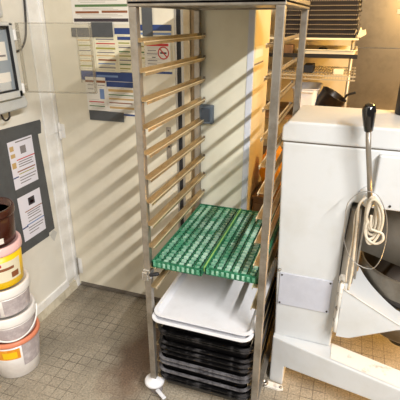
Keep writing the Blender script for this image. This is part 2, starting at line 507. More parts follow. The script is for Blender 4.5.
s = sheet(Y1, -0.505, 1.128, -0.340, 1.310, M_paper, [(0.06, .14, .05, 1, M_blue), (0.26, .07, .1, .95, M_tan), (0.4, .03, .1, .95, M_greenink), (0.5, .05, .1, .95, M_tan), (0.62, .03, .1, .9, M_brown), (0.74, .06, .1, .95, M_tan), (0.93, .05, .2, 1, M_blue)])
tag(s, 'white notice with one blue header and green and tan rows, lowest beside the rack post', 'notice', G)
def no_smoking(b):
    cx, cz, y = -0.176, 1.442, YD - 0.0065
    n = 28
    ro, ri = 0.029, 0.0235
    k = b.mi(M_red)
    A = [b.bm.verts.new((cx + ro * math.cos(2 * PI * i / n), y - .0002, cz + ro * math.sin(2 * PI * i / n))) for i in range(n)]
    B = [b.bm.verts.new((cx + ri * math.cos(2 * PI * i / n), y - .0002, cz + ri * math.sin(2 * PI * i / n))) for i in range(n)]
    for i in range(n):
        f = b.bm.faces.new([A[i], A[(i + 1) % n], B[(i + 1) % n], B[i]]); f.material_index = k
    for a, w, mm, yy in ((0, .0036, M_inkdk, y), (-PI / 4, .0028, M_red, y - .0004)):
        d = Vector((math.cos(a), 0, math.sin(a))); q = Vector((-d.z, 0, d.x)); c = Vector((cx, yy, cz))
        L = .016 if mm is M_inkdk else .0245
        vs = [b.bm.verts.new(c + d * L * i + q * w * j) for i, j in ((-1, -1), (1, -1), (1, 1), (-1, 1))]
        f = b.bm.faces.new(vs); f.material_index = b.mi(mm)
s = sheet(YD - 0.0053, -0.272, 1.366, -0.140, 1.492, M_paper, [(0.07, .09, .08, .93, M_red), (0.30, .03, .12, .45, M_ink), (0.42, .03, .08, .5, M_ink), (0.54, .03, .28, .42, M_inkdk), (0.66, .03, .1, .48, M_ink), (0.78, .03, .1, .46, M_ink)], 'no_smoking_sign', extra=no_smoking)
tag(s, 'white no smoking sign with red banner and crossed red circle on the door', 'sign')
s = sheet(Y1, -0.300, 1.345, -0.135, 1.565, M_papercream, [(0, .12, 0, 1, M_blue), (0.155, .045, .0, 1, M_lblue), (0.30, .03, 0, .14, M_olive), (.42, .03, 0, .14, M_olive), (.54, .03, 0, .14, M_greenink), (.66, .03, 0, .14, M_olive), (0.94, .05, 0, 1, M_blue)])
tag(s, 'cream notice with blue header behind the no smoking sign', 'notice', G)
GT = 'grey tape strips on the door'
def tape(x0, z0, x1, z1, y, label, tilt=0.0):
    b = MB(); b.box(x0, x1, y - 0.0007, y, z0, z1, M_tape)
    if tilt:
        c = Vector(((x0 + x1) / 2, y, (z0 + z1) / 2)); R = Matrix.Rotation(tilt, 3, 'Y')
        for v in b.bm.verts: v.co = c + R @ (v.co - c)
    return tag(b.build('tape_strip'), label, 'tape', GT)
tape(-0.668, 1.508, -0.550, 1.550, Y3, 'short grey tape strip at the left end above the cream notices')
tape(-0.552, 1.508, -0.435, 1.575, Y3 - .001, 'wide grey tape piece under the topmost door notice')
tape(-0.612, 1.098, -0.408, 1.148, Y3, 'long grey tape strip along the bottom of the door notices', 0.0)
tape(-0.278, 1.515, -0.226, 1.70, Y3, 'upright grey tape strip behind the rack, above the no smoking sign')

# switch box on the panel behind the rack
t = thing('door_switch', (0.041, YD, 1.172), 'small slate grey switch box on the pale panel behind the rack', 'switch')
mb = MB(); mb.box(0.006, 0.076, YD - 0.032, YD, 1.128, 1.217, M_switch, 0.006); mb.build('housing', t)
mb = MB(); mb.box(0.020, 0.064, YD - 0.037, YD - 0.031, 1.142, 1.203, M_switchd, 0.003); mb.build('rocker', t)

# paper label on the yellow-lit side wall behind the rack
mb = MB(); mb.box(0.25, 0.2515, 0.66, 0.84, 1.425, 1.475, M_paper)
mb.box(0.25, 0.2512, 0.66, 0.86, 1.395, 1.402, M_seam)
tag(mb.build('wall_label'), 'narrow white label on the yellow side wall beyond the rack', 'label')

# ------------------------------------------------------------------ left wall: control box, notices, cable
t = thing('control_box', (XL, 0.12, 1.2), 'grey plastic wall control box with its clear lid swung open', 'control box')
mb = MB()
# shell with hollow front
mb.prism([(-0.12, 1.200), (0.325, 1.206), (0.338, 1.222), (0.330, 1.25), (0.306, 1.30), (0.302, 1.578), (-0.12, 1.578)], 'x', XL, -0.752, M_boxgrey, 0.010, 3)
mb.build('housing', t)
mb = MB()
y0, y1, z0, z1 = -0.09, 0.282, 1.265, 1.574
for (a, b_, c, d) in ((y0, y1, z1 - 0.012, z1), (y0, y1, z0, z0 + 0.030), (y0, y0 + 0.02, z0, z1), (y1 - 0.022, y1, z0, z1)):
    mb.box(-0.756, -0.728, a, b_, c, d, M_boxgrey, 0.003)
rim = mb.build('front_rim', t)
mb = MB()
y0, y1, z0, z1 = -0.068, 0.258, 1.297, 1.561
for (a, b_, c, d) in ((y0, y1, z1 - 0.004, z1), (y0, y1, z0, z0 + 0.004), (y0, y0 + 0.004, z0, z1), (y1 - 0.004, y1, z0, z1)):
    mb.box(-0.740, -0.7265, a, b_, c, d, M_rubber)
mb.build('gasket', rim)
mb = MB(); mb.box(-0.7525, -0.7495, y0, y1, z0, z1, M_boxin); mb.box(-0.75, -0.742, 0.07, 0.235, 1.30, 1.335, M_boxgrey, 0.004)
mb.build('inner_panel', t)
mb = MB()
mb.box(-0.7495, -0.748, 0.05, 0.245, 1.335, 1.375, M_paper); mb.build('sticker', t)
mb = MB(); mb.box(-0.7495, -0.748, 0.05, 0.243, 1.425, 1.50, M_paper); mb.box(-0.7485, -0.7475, 0.1, 0.235, 1.44, 1.448, M_ink); mb.build('sticker', t)
for z in (1.30, 1.525):
    mb = MB(); mb.box(-0.760, -0.722, 0.280, 0.312, z - 0.022, z + 0.022, M_trim, 0.004)
    mb.box(-0.735, -0.716, 0.29, 0.305, z - 0.012, z + 0.012, M_clearrim, 0.003)
    mb.build('hinge', t, label='white plastic hinge')
# clear lid swung out from the wall
A = Vector((-0.722, 0.292, 0)); Bv = Vector((-0.398, 0.362, 0))
d = (Bv - A).normalized(); nrm = Vector((d.y, -d.x, 0)); L = (Bv - A).length
def lidbox(b, u0, u1, v0, v1, z0, z1, m, bev=0.0):
    bb = bmesh.new(); bmesh.ops.create_cube(bb, size=1)
    if bev: pass
    for v in bb.verts:
        u = (u0 + u1) / 2 + v.co.x * (u1 - u0); w = (v0 + v1) / 2 + v.co.y * (v1 - v0); z = (z0 + z1) / 2 + v.co.z * (z1 - z0)
        p = A + d * u + nrm * w; v.co = Vector((p.x, p.y, z))
    b.absorb(bb, m)
mb = MB()
lidbox(mb, 0.0, L, 0.0, 0.003, 1.282, 1.574, M_clear)
lid = mb.build('lid', t, label='clear plastic lid')
mb = MB()
for (u0, u1, z0, z1) in ((0, L, 1.571, 1.575), (0, L, 1.281, 1.285), (0, 0.004, 1.285, 1.571), (L - 0.005, L, 1.285, 1.571)):
    lidbox(mb, u0, u1, -0.022, 0.003, z0, z1, M_clearrim)
lidbox(mb, L - 0.06, L - 0.056, 0.003, 0.006, 1.33, 1.55, M_clearrim)
mb.build('lid_rim', lid)
mb = MB()
mb.tube(spline([(-0.79, 0.19, 1.206), (-0.785, 0.195, 1.175), (-0.785, 0.215, 1.165), (-0.785, 0.235, 1.178), (-0.79, 0.24, 1.21)]), 0.0045, M_cable)
mb.build('cable_loop', t, label='black cable loop')
# second box above
t = thing('junction_box', (XL, 0.1, 1.595), 'pale grey box with a small dark imprint above the control box', 'box')
mb = MB(); mb.box(XL, -0.762, -0.12, 0.285, 1.592, 1.74, M_boxgrey, 0.014, 3); mb.build('housing', t)
mb = MB(); mb.box(-0.7625, -0.761, 0.12, 0.262, 1.625, 1.632, M_ink); mb.build('imprint', t)
mb = MB()
mb.tube(spline([(XL + 0.005, 0.53, 1.95), (XL + 0.006, 0.515, 1.72), (XL + 0.006, 0.508, 1.64), (XL + 0.007, 0.495, 1.56), (XL + 0.008, 0.475, 1.50), (XL + 0.008, 0.44, 1.46), (XL + 0.01, 0.40, 1.448)]), 0.0048, M_cable)
tag(mb.build('wall_cable'), 'black cable hanging down the left wall behind the clear lid', 'cable')

# notice board of grey tape with two sheets
t = thing('tape_board', (XL, 0.35, 0.46), 'dark grey taped border around two sheets on the left wall', 'notice board')
def wbox(b, y0, y1, z0, z1, m, x=XL, th=0.002):
    b.box(x, x + th, y0, y1, z0, z1, m)
mb = MB(); mb.prism([(0.13, 1.045), (0.495, 1.035), (0.505, 1.092), (0.50, 1.105), (0.20, 1.115), (0.10, 1.118)], 'x', XL, XL + 0.002, M_tape); mb.build('tape_strip', t)
mb = MB(); mb.prism([(0.12, 0.455), (0.435, 0.452), (0.44, 0.515), (0.12, 0.515)], 'x', XL, XL + 0.0022, M_tape); mb.build('tape_strip', t)
mb = MB(); mb.prism([(0.155, 0.5), (0.262, 0.5), (0.258, 1.06), (0.12, 1.06)], 'x', XL, XL + 0.0016, M_tape); mb.build('tape_strip', t)
mb = MB(); mb.prism([(0.41, 0.47), (0.488, 0.475), (0.478, 0.8), (0.468, 1.05), (0.415, 1.05)], 'x', XL, XL + 0.0026, M_tape); mb.build('tape_strip', t)
mb = MB(); mb.prism([(0.245, 0.755), (0.42, 0.742), (0.42, 0.805), (0.245, 0.812)], 'x', XL, XL + 0.0028, M_tape); mb.build('tape_strip', t)
mb = MB(); mb.prism([(0.442, 0.455), (0.475, 0.47), (0.505, 0.44), (0.49, 0.425), (0.47, 0.40), (0.455, 0.42)], 'x', XL, XL + 0.0018, M_tapelt); mb.build('tape_scrap', t, label='torn pale tape scrap')
def wsheet(y0, y1, z0, z1, lines, label, shear=0.0):
    b = MB(); x = XL + 0.0032
    b.box(x, x + 0.0008, y0, y1, z0, z1, M_paperlav)
    w = y1 - y0; h = z1 - z0
    for fy, fh, fl, fr_, mm in lines:
        zc = z1 - fy * h
        b.box(x + 0.0007, x + 0.0013, y0 + fl * w, y0 + fr_ * w, zc - fh * h, zc, mm)
    return tag(b.build('notice_sheet'), label, 'notice', 'sheets on the left wall')
wsheet(0.245, 0.418, 0.803, 1.045, [(0.03, .025, .3, .95, M_ink), (.1, .1, .05, .2, M_tan), (.15, .16, .45, .68, M_ink), (.26, .08, .05, .22, M_tan), (.4, .02, .25, 1, M_red), (.45, .02, .3, .9, M_ink), (.5, .02, .3, .85, M_ink), (.44, .12, .04, .2, M_tan), (.55, .02, .3, .9, M_ink), (.64, .025, .2, .95, M_brown), (.70, .02, .25, .9, M_olive), (.74, .025, .0, .22, M_blue), (.78, .02, .25, .95, M_ink), (.84, .02, .25, .9, M_ink), (.9, .02, .25, .7, M_ink)],
       'lilac sheet with small tan pictures, the upper one in the grey border')
wsheet(0.245, 0.415, 0.510, 0.757, [(.1, .17, .42, .70, M_inkdk), (.13, .03, .47, .56, M_lblue), (.18, .05, .5, .65, M_red), (.36, .02, .22, 1, M_brown), (.41, .02, .3, .9, M_ink), (.46, .02, .3, .85, M_ink), (.52, .02, .3, .9, M_ink), (.60, .02, .3, .9, M_ink), (.66, .025, .2, 1, M_lblue), (.68, .03, .0, .25, M_blue), (.74, .02, .25, .95, M_ink), (.80, .02, .25, .9, M_ink), (.87, .02, .25, .7, M_ink)],
       'lilac sheet with a dark square picture, the lower one in the grey border')

# ------------------------------------------------------------------ stack of buckets
BX, BY = -0.718, -0.062
GB = 'buckets in the stack by the left wall'
A0 = math.atan2(-1.303 - BY, 0.67 - BX)      # label direction
def arc_patch(b, r0, r1, z0, z1, a0, a1, m, n=12, th=0.0012):
    lo = []; k = b.mi(m)
    P = [[Vector((BX + (r + th) * math.cos(a0 + (a1 - a0) * i / n), BY + (r + th) * math.sin(a0 + (a1 - a0) * i / n), z)) for i in range(n + 1)] for r, z in ((r0, z0), (r1, z1))]
    V = [[b.bm.verts.new(p) for p in q] for q in P]
    for i in range(n):
        f = b.bm.faces.new([V[0][i], V[0][i + 1], V[1][i + 1], V[1][i]]); f.material_index = k; f.smooth = True

def bucket(z0, zl, z1, r0, r1, mbody, mlid, label, lidname='lid', rl=None, prints=(), cap=True, handle=False, inset=0.008):
    t = thing('bucket', (BX, BY, z0), label, 'bucket', GB)
    b = MB()
    b.lathe(BX, BY, [(r0 - 0.006, z0), (r0, z0 + 0.006), (r0 + (r1 - r0) * 0.5, (z0 + zl) / 2), (r1, zl)], mbody, 48)
    b.build('body', t)
    for (f0, f1, a0, a1, m, nm) in prints:
        b = MB()
        rr = lambda f: r0 + (r1 - r0) * f
        arc_patch(b, rr(f0), rr(f1), z0 + (zl - z0) * f0, z0 + (zl - z0) * f1, A0 + a0, A0 + a1, m, 14, 0.0012 + 0.0006 * (nm != 'label'))
        b.build(nm, t)
    rl = rl or r1 + 0.006
    b = MB()
    b.lathe(BX, BY, [(r1 + 0.0005, zl - 0.004), (rl, zl - 0.002), (rl + 0.001, zl + 0.006), (rl, z1 - 0.004), (rl - 0.003, z1), (rl - 0.012, z1), (rl - 0.015, z1 - inset), (0.02, z1 - inset)], mlid, 48)
    b.build(lidname, t)
    if handle:
        b = MB()
        pts = []
        for k in range(19):
            a = A0 - 1.35 + 2.75 * k / 18
            s_ = math.sin(PI * k / 18)
            r = r1 + 0.010 + 0.008 * s_
            pts.append((BX + r * math.cos(a), BY + r * math.sin(a), zl + 0.02 - 0.085 * s_))
        b.tube(spline(pts, 3), 0.004, M_trim)
        b.build('handle', t)
    return t
bucket(0.0, 0.206, 0.226, 0.100, 0.120, M_bucketw, M_orange, 'white bucket with orange lid and label, bottom of the stack by the left wall',
       prints=((0.62, 0.92, -0.85, 0.12, M_label, 'label'), (0.66, 0.84, -0.55, 0.0, M_yellow, 'label_picture'), (0.35, 0.98, 0.2, 1.2, M_print, 'print')))
bucket(0.226, 0.315, 0.358, 0.108, 0.118, M_bucketw, M_bucketw, 'white bucket with grey print and hanging handle, second from the floor',
       prints=((0.05, 0.88, -1.2, 1.3, M_print, 'print'),), handle=True)
bucket(0.358, 0.462, 0.502, 0.103, 0.113, M_bucketw, M_bucketw, 'white bucket with grey print under the yellow bucket', prints=((0.08, 0.9, -0.15, 1.3, M_print, 'print'), (0.08, 0.9, -1.3, -0.3, M_print, 'print')))
y_b = bucket(0.502, 0.668, 0.703, 0.099, 0.109, M_yellow, M_pink, 'yellow bucket with pink lid and pale label in the stack',
       prints=((0.22, 0.80, -0.9, 0.95, M_papercream, 'label'), (0.68, 0.76, -0.75, 0.1, M_red, 'label_line'), (0.28, 0.45, -0.75, -0.42, M_ink, 'barcode'), (0.55, 0.63, -0.2, 0.6, M_brown, 'label_line'), (0.28, 0.45, 0.45, 0.8, M_brown, 'label_picture')))
bucket(0.703, 0.832, 0.862, 0.098, 0.106, M_brownbk, M_brownbk, 'dark brown bucket with small label, top of the stack', 
       lidname='rim', prints=((0.12, 0.32, -0.35, 0.42, M_paper, 'label'), (0.16, 0.28, -0.25, 0.1, M_inkdk, 'barcode'), (0.40, 0.78, 0.12, 0.16, M_tan, 'print')), inset=0.03)

# ------------------------------------------------------------------ tray rack
RW, RD = 0.46, 0.60
rack = thing('tray_rack', (0.23, 0.3, 0.0), 'tall stainless steel bakery rack with slide-in runners in the middle', 'rack')
TOPZ = 1.624
for (x, y) in ((0, 0), (RW, 0), (0, RD), (RW, RD)):
    b = MB(); b.box(x - 0.0135, x + 0.0135, y - 0.0135, y + 0.0135, 0.095, TOPZ, M_steel, 0.003)
    b.build('post', rack)
b = MB()
b.box(-0.016, RW + 0.016, -0.016, RD + 0.016, TOPZ + 0.006, TOPZ + 0.016, M_steel, 0.002)
for (x0, x1, y0, y1) in ((-0.016, RW + 0.016, -0.016, 0.012), (-0.016, RW + 0.016, RD - 0.012, RD + 0.016), (-0.016, 0.012, 0, RD), (RW - 0.012, RW + 0.016, 0, RD)):
    b.box(x0, x1, y0, y1, TOPZ, TOPZ + 0.03, M_steel, 0.003)
b.build('top_panel', rack)
for y in (0, RD):
    b = MB(); b.box(0.0135, RW - 0.0135, y - 0.011, y + 0.011, 0.098, 0.122 if y else 0.086, M_steel, 0.002) if y else None
    if y: b.build('crossbar', rack)
for x in (0, RW):
    b = MB(); b.box(x - 0.011, x + 0.011, 0.0135, RD - 0.0135, 0.072, 0.088, M_steel, 0.002); b.build('bottom_rail', rack)
b = MB(); b.box(0.011, RW - 0.011, 0.28, 0.30, 0.072, 0.086, M_steel, 0.002); b.build('bottom_rail', rack)
FL = []                                  # flange heights
for k in range(11): FL.append(1.527 - 0.0931 * k - 0.006)
for k in range(5): FL.append(0.462 - 0.093 * k)
def runner(side, z, low=False):
    b = MB()
    if side == 0: xa, s = 0.0135, 1
    else: xa, s = RW - 0.0135, -1
    def bx(u0, u1, y0, y1, z0, z1, m, bev=0):
        a, c = sorted((xa + s * u0, xa + s * u1)); b.box(a, c, y0, y1, z0, z1, m, bev)
    ya = 0.012 if low else -0.010
    bx(0, 0.0016, ya, RD + 0.012, z - 0.0016, z + 0.012, M_runner)
    bx(0, 0.022, ya, RD + 0.012, z - 0.0016, z, M_runner)
    bx(0.0205, 0.022, ya, RD, z - 0.011, z - 0.0016, M_runner)
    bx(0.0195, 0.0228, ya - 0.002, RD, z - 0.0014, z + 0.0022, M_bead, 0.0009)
    o = b.build('runner', rack)
    b = MB()
    bx(0.010, 0.021, RD + 0.008, RD + 0.0105, z, z + 0.011, M_steel, 0.001)
    b.build('stop', o)
for z in FL:
    runner(0, z, z < 0.47); runner(1, z, z < 0.47)
# joint clamp and black peg on the front left post
b = MB(); b.box(-0.0175, 0.0175, -0.0175, 0.0175, 0.628, 0.674, M_chrome, 0.005); b.box(-0.020, 0.006, -0.022, -0.014, 0.620, 0.662, M_chrome, 0.004); o = b.build('clamp', rack)
b = MB(); b.lathe_axis((0.012, -0.016, 0.650), (0.050, -0.010, 0.660), [(0.006, 0), (0.008, 0.004), (0.008, 0.036), (0.005, 0.04)], M_rubber, 12); b.build('peg', o)
# castors with white bumper discs
for i, (x, y) in enumerate(((0, 0), (RW, 0), (0, RD), (RW, RD))):
    b = MB()
    b.lathe(x, y, [(0.014, 0.066), (0.040, 0.062), (0.045, 0.067), (0.045, 0.077), (0.038, 0.084), (0.014, 0.090), (0.013, 0.097)], M_white, 28)
    c = b.build('caster', rack)
    b = MB(); b.lathe_axis((x + 0.006, y - 0.012, 0.030), (x + 0.006, y + 0.012, 0.030), [(0.010, 0), (0.026, 0.0), (0.030, 0.004), (0.030, 0.020), (0.026, 0.024), (0.010, 0.024)], M_ink, 24); b.build('wheel', c)
    b = MB(); b.box(x - 0.012, x + 0.024, y - 0.017, y - 0.013, 0.028, 0.066, M_steel); b.box(x - 0.012, x + 0.024, y + 0.013, y + 0.017, 0.028, 0.066, M_steel); b.build('fork', c)
    if i < 2 and x == 0:
        b = MB(); b.box(x + 0.012, x + 0.030, y - 0.080, y - 0.016, 0.036, 0.044, M_white, 0.003, rot=((x + 0.02, y - 0.02, 0.04), Matrix.Rotation(1.0, 3, 'Z')))
        b.build('brake_pedal', c)

# trays -----------------------------------------------------------
def tray_mesh(b, x0, x1, y0, y1, z, h, r, mbody, mrim, lip=0.012, flare=0.012, th=0.0022):
    L = [rrect(x0 + lip + flare, x1 - lip - flare, y0 + lip + flare, y1 - lip - flare, r, z),
         rrect(x0 + lip, x1 - lip, y0 + lip, y1 - lip, r + flare, z + h - 0.004),
         rrect(x0, x1, y0, y1, r + flare + lip, z + h - 0.004),
         rrect(x0, x1, y0, y1, r + flare + lip, z + h),
         rrect(x0 + lip + 0.002, x1 - lip - 0.002, y0 + lip + 0.002, y1 - lip - 0.002, r + flare, z + h),
         rrect(x0 + lip + flare + th, x1 - lip - flare - th, y0 + lip + flare + th, y1 - lip - flare - th, r, z + th)]
    b.rings(L, mbody, True, True, False, [mbody, mrim, mrim, mrim, mbody])

# green mats
def green_mat(x0, x1, y0, y1, z, h):
    b = MB()
    fw = 0.008
    b.box(x0, x1, y0, y0 + fw, z, z + h, M_green, 0.002); b.box(x0, x1, y1 - fw, y1, z, z + h, M_green, 0.002)
    b.box(x0, x0 + fw, y0, y1, z, z + h, M_green, 0.002); b.box(x1 - fw, x1, y0, y1, z, z + h, M_green, 0.002)
    n = 6; pitch = (x1 - x0 - 2 * fw) / n
    for i in range(n):                       # slats, highlights put into their lighter colour
        xa = x0 + fw + pitch * (i + 0.18); xb = x0 + fw + pitch * (i + 0.72)
        m_ = 22; py = (y1 - y0 - 2 * fw) / m_
        for j in range(m_):
            ya = y0 + fw + py * (j + 0.2)
            b.box(xa, xb, ya, ya + py * 0.52, z + h - 0.010, z + h - 0.002 + random.uniform(-0.001, 0.001), M_greenlt)
    for i in range(n + 1):
        xa = x0 + fw + pitch * i
        b.box(xa - 0.0022, xa + 0.0022, y0 + fw, y1 - fw, z + 0.004, z + h - 0.004, M_green)
    b.box(x0 + 0.002, x1 - 0.002, y0 + 0.002, y1 - 0.002, z + h - 0.018, z + h - 0.012, M_greendk)  # dark sheet, shade between the slats put into its colour
    for k in range(int((x1 - x0) / 0.02)):   # ribs on the front edge
        xa = x0 + 0.008 + 0.02 * k
        b.box(xa, xa + 0.010, y0 - 0.002, y0 + 0.002, z + 0.006, z + h - 0.006, M_greenlt, 0.001)
    return b
GZ = FL[9]
b = green_mat(0.0185, 0.228, -0.006, 0.588, GZ, 0.031)
o = b.build('green_mat', None, (0.123, 0.29, GZ)); tag(o, 'green slotted plastic tray in the rack, half against the black peg', 'tray', 'green slotted trays in the rack')
b = green_mat(0.232, 0.4415, 0.012, 0.588, GZ, 0.031)
b.box(0.230, 0.236, 0.012, 0.588, GZ + 0.012, GZ + 0.0345, M_greenyel, 0.001)
o = b.build('green_mat', None, (0.336, 0.29, GZ)); tag(o, 'green slotted plastic tray with yellowish edge, half nearest the white mixer', 'tray', 'green slotted trays in the rack')

TX0, TX1 = 0.018, 0.442
GW = 'white trays in the rack'
def put_tray(z, h, m, mr, name, label, group, dy=0.0, y0=-0.012, flare=0.012):
    b = MB(); tray_mesh(b, TX0, TX1, y0 + dy, 0.583 + dy, z, h, 0.022, m, mr, 0.012, flare)
    return tag(b.build(name), label, 'tray', group)
put_tray(FL[11] - 0.022, 0.026, M_white, M_white, 'white_tray', 'white plastic tray under another white one in the rack', GW, 0.0, -0.062)
put_tray(FL[11] - 0.0085, 0.026, M_white, M_white, 'white_tray', 'upper white plastic tray below the green trays', GW, -0.006, -0.034)
GK = 'black baking trays low in the rack'
rims = [(0.421, 'topmost black baking tray, right below the white trays'),
        (0.372, 'second black baking tray below the white trays'),
        (0.357, 'black baking tray nested just under the second black one'),
        (0.311, 'fourth black baking tray from the top of the black ones'),
        (0.289, 'fifth black baking tray from the top of the black ones'),
        (0.257, 'sixth black baking tray from the top, halfway down the black ones'),
        (0.228, 'black baking tray with painted rim sheen, fifth from the rack bottom'),
        (0.203, 'black baking tray with painted rim sheen, fourth from the rack bottom'),
        (0.160, 'black baking tray with pale painted rim sheen, third from the rack bottom'),
        (0.124, 'black baking tray second from the bottom of the rack'),
        (0.106, 'lowest black baking tray in the rack, nearest the floor')]
proto = None; protoB = None
for i, (zr, lab) in enumerate(rims):
    dy = random.uniform(-0.004, 0.008)
    worn = i in (6, 7, 8)  # sheen on these lower trays put into a paler rim colour
    if worn:
        if protoB is None:
            o = protoB = put_tray(zr - 0.046, 0.046, M_black, M_blacksheen, 'baking_tray', lab, GK)
        else:
            o = protoB.copy(); COL.objects.link(o); o['label'] = lab
    else:
        if proto is None:
            o = proto = put_tray(zr - 0.046, 0.046, M_black, M_blackrim, 'baking_tray', lab, GK)
        else:
            o = proto.copy(); COL.objects.link(o); o['label'] = lab
    o.location = (0.23 + random.uniform(-0.002, 0.002), 0.2855 + dy, zr - 0.046)

# ------------------------------------------------------------------ dough mixer
mixer = thing('dough_mixer', (0.85, 0.5, 0.0), 'big white enamel dough mixer with steel bowl to the right of the rack', 'mixer')
MY0, MY1 = 0.27, 0.61
b = MB()
b.prism([(0.487, 0.255), (0.735, 0.255), (0.735, 0.95), (1.45, 0.95), (1.45, 1.163), (0.456, 1.163)], 'y', MY0, MY1, M_mix, 0.008, 3)
for v in b.bm.verts:
    if v.co.y > 0.5 and v.co.x < 0.484: v.co.x = 0.484 + (v.co.x - 0.456) * 0.2
b.build('body', mixer)
b = MB()
b.prism([(0.452, 1.166), (1.455, 1.166), (1.455, 1.243), (0.473, 1.243), (0.452, 1.222)], 'y', MY0 - 0.006, MY1 + 0.006, M_mix, 0.008, 3)
for v in b.bm.verts:
    if v.co.y > 0.5 and v.co.x < 0.482: v.co.x = 0.482 + (v.co.x - 0.452) * 0.2
b.build('cap', mixer)
b = MB(); b.box(0.480, 1.448, MY0 + 0.003, MY1 - 0.004, 1.158, 1.170, M_seam); b.box(0.460, 0.48, MY0 + 0.003, 0.5, 1.158, 1.170, M_seam); b.build('seam', mixer)
b = MB(); b.box(0.800, 1.45, MY0 - 0.028, MY0 + 0.004, 0.948, 1.150, M_mix, 0.006, 3); o = b.build('side_panel', mixer)
b = MB()
b.lathe_axis((0.862, MY0 - 0.028, 0.965), (0.862, MY0 - 0.034, 0.965), [(0.005, 0), (0.004, 0.004)], M_screw, 10); b.build('screw', o)
b = MB(); b.box(0.490, 0.708, MY0 - 0.006, MY0 + 0.002, 0.432, 0.592, M_plate, 0.002); o = b.build('rating_plate', mixer, label='blank grey plate')
for x in (0.499, 0.699):
    for z in (0.441, 0.583):
        b = MB(); b.lathe_axis((x, MY0 - 0.006, z), (x, MY0 - 0.010, z), [(0.0045, 0), (0.0035, 0.003)], M_screw, 10); b.build('screw', o)
b = MB(); b.lathe_axis((0.484, MY0 - 0.012, 0.605), (0.490, MY0 + 0.004, 0.605), [(0.006, 0), (0.006, 0.02)], M_steel, 10); b.build('pin', mixer)
# base: near side beam flares forward; far beam mirrors it
def beam(sign):
    cy = 0.51
    b = MB()
    P = []
    th = 0.115
    def yy(x): return cy + sign * (0.262 + 0.235 * (x - 0.48))
    n = 12
    loopsF = []
    x0, x1 = 0.484, 1.35
    prof_x = [(0.484, 0.0, 0.262), (0.548, 0.0, 0.258), (0.5485, 0.112, 0.258), (0.95, 0.135, 0.245), (1.30, 0.155, 0.235), (1.301, 0.0, 0.235), (1.36, 0.0, 0.232)]
    A = bmesh.new()
    out = [(x, zb) for x, zb, zt in prof_x] + [(x, zt) for x, zb, zt in reversed(prof_x)]
    f1 = [A.verts.new((x, yy(x), z)) for x, z in out]
    f2 = [A.verts.new((x, yy(x) - sign * th, z)) for x, z in out]
    m = len(out); A_f = A.faces.new(f1); A.faces.new(f2[::-1])
    for i in range(m):
        A.faces.new([f1[i], f2[i], f2[(i + 1) % m], f1[(i + 1) % m]])
    bmesh.ops.recalc_face_normals(A, faces=list(A.faces))
    es = [e for e in A.edges]
    bmesh.ops.bevel(A, geom=es, offset=0.006, segments=2, profile=0.5, affect='EDGES')
    b.absorb(A, M_mix)
    # floury, chipped top of the beam
    k = b.mi(M_mixworn)
    vs = []
    for x in (0.74, 1.0, 1.34):
        zt = 0.2625 - 0.0345 * (x - 0.484)
        vs.append((x, zt))
    for i in range(2):
        (xa, za), (xb, zb) = vs[i], vs[i + 1]
        q = [b.bm.verts.new((x, yy(x) - sign * o_, z + 0.0012)) for x, z, o_ in ((xa, za, 0.012), (xb, zb, 0.012), (xb, zb, th - 0.006), (xa, za, th - 0.006))]
        f = b.bm.faces.new(q); f.material_index = k
    return b
beam(-1).build('base_beam', mixer)
beam(1).build('base_beam', mixer)
b = MB(); b.box(0.484, 0.56, 0.32, 0.70, 0.12, 0.255, M_mix, 0.005); b.build('base_crossbar', mixer)
# foot flange with ring bolt at the near foot
b = MB()
b.prism([(0.462, 0.212), (0.478, 0.228), (0.55, 0.222), (0.558, 0.200), (0.535, 0.192), (0.470, 0.196)], 'z', 0.0, 0.012, M_mixworn, 0.002)
b.lathe(0.470, 0.208, [(0.007, 0.010), (0.016, 0.010), (0.017, 0.016), (0.014, 0.022), (0.008, 0.022), (0.007, 0.012)], M_steel, 20)
b.lathe(0.545, 0.205, [(0.006, 0.010), (0.008, 0.012), (0.006, 0.018)], M_steel, 12)
b.build('foot', mixer)
# bowl
CX, CY = 1.05, 0.53
b = MB()
b.lathe(CX, CY, [(0.10, 0.262), (0.165, 0.275), (0.198, 0.305), (0.222, 0.38), (0.232, 0.47), (0.236, 0.498)], M_bowl, 64, True, False)
b.lathe(CX, CY, [(0.236, 0.520), (0.232, 0.60), (0.231, 0.612), (0.226, 0.612), (0.225, 0.50), (0.2, 0.33), (0.12, 0.29)], M_bowl, 64, False, True, [M_bowl, M_bowl, M_bowl, M_bowlin, M_bowlin, M_bowlin])
bowl = b.build('bowl', mixer)
b = MB(); b.lathe(CX, CY, [(0.234, 0.496), (0.243, 0.498), (0.244, 0.516), (0.234, 0.522)], M_bowldark, 64, False, False); b.build('bowl_band', bowl, label='dark band')
b = MB(); b.lathe(CX, CY, [(0.03, 0.16), (0.05, 0.17), (0.05, 0.262)], M_darksteel, 32); b.build('bowl_pivot', mixer)
# tool shaft and spiral under the head
b = MB(); b.lathe(CX + 0.05, CY, [(0.028, 0.62), (0.028, 0.955)], M_bowl, 24); o = b.build('tool_shaft', mixer)
b = MB()
b.tube(spline([(CX + 0.05 + 0.09 * math.cos(t_ * 0.7), CY + 0.09 * math.sin(t_ * 0.7), 0.66 - 0.03 * t_) for t_ in range(11)], 3), 0.014, M_bowl, 10); b.build('spiral_hook', o)
# curved sheet guard under the head
b = MB()
n = 14; lo = []
def gpt(s, off):
    x = 0.766 + s * 0.33; y = 0.488 - s * 0.185 - 0.012 * s * s + off
    return x, y
loops = []
for i in range(n + 1):
    s_ = i / n
    x, y = gpt(s_, 0)
    loops.append([Vector((x, y, 0.652)), Vector((x, y, 0.957)), Vector((x + 0.002, y + 0.006, 0.957)), Vector((x + 0.002, y + 0.006, 0.652))])
b.rings(loops, M_guard, True, True, True)
b.build('bowl_guard', mixer)
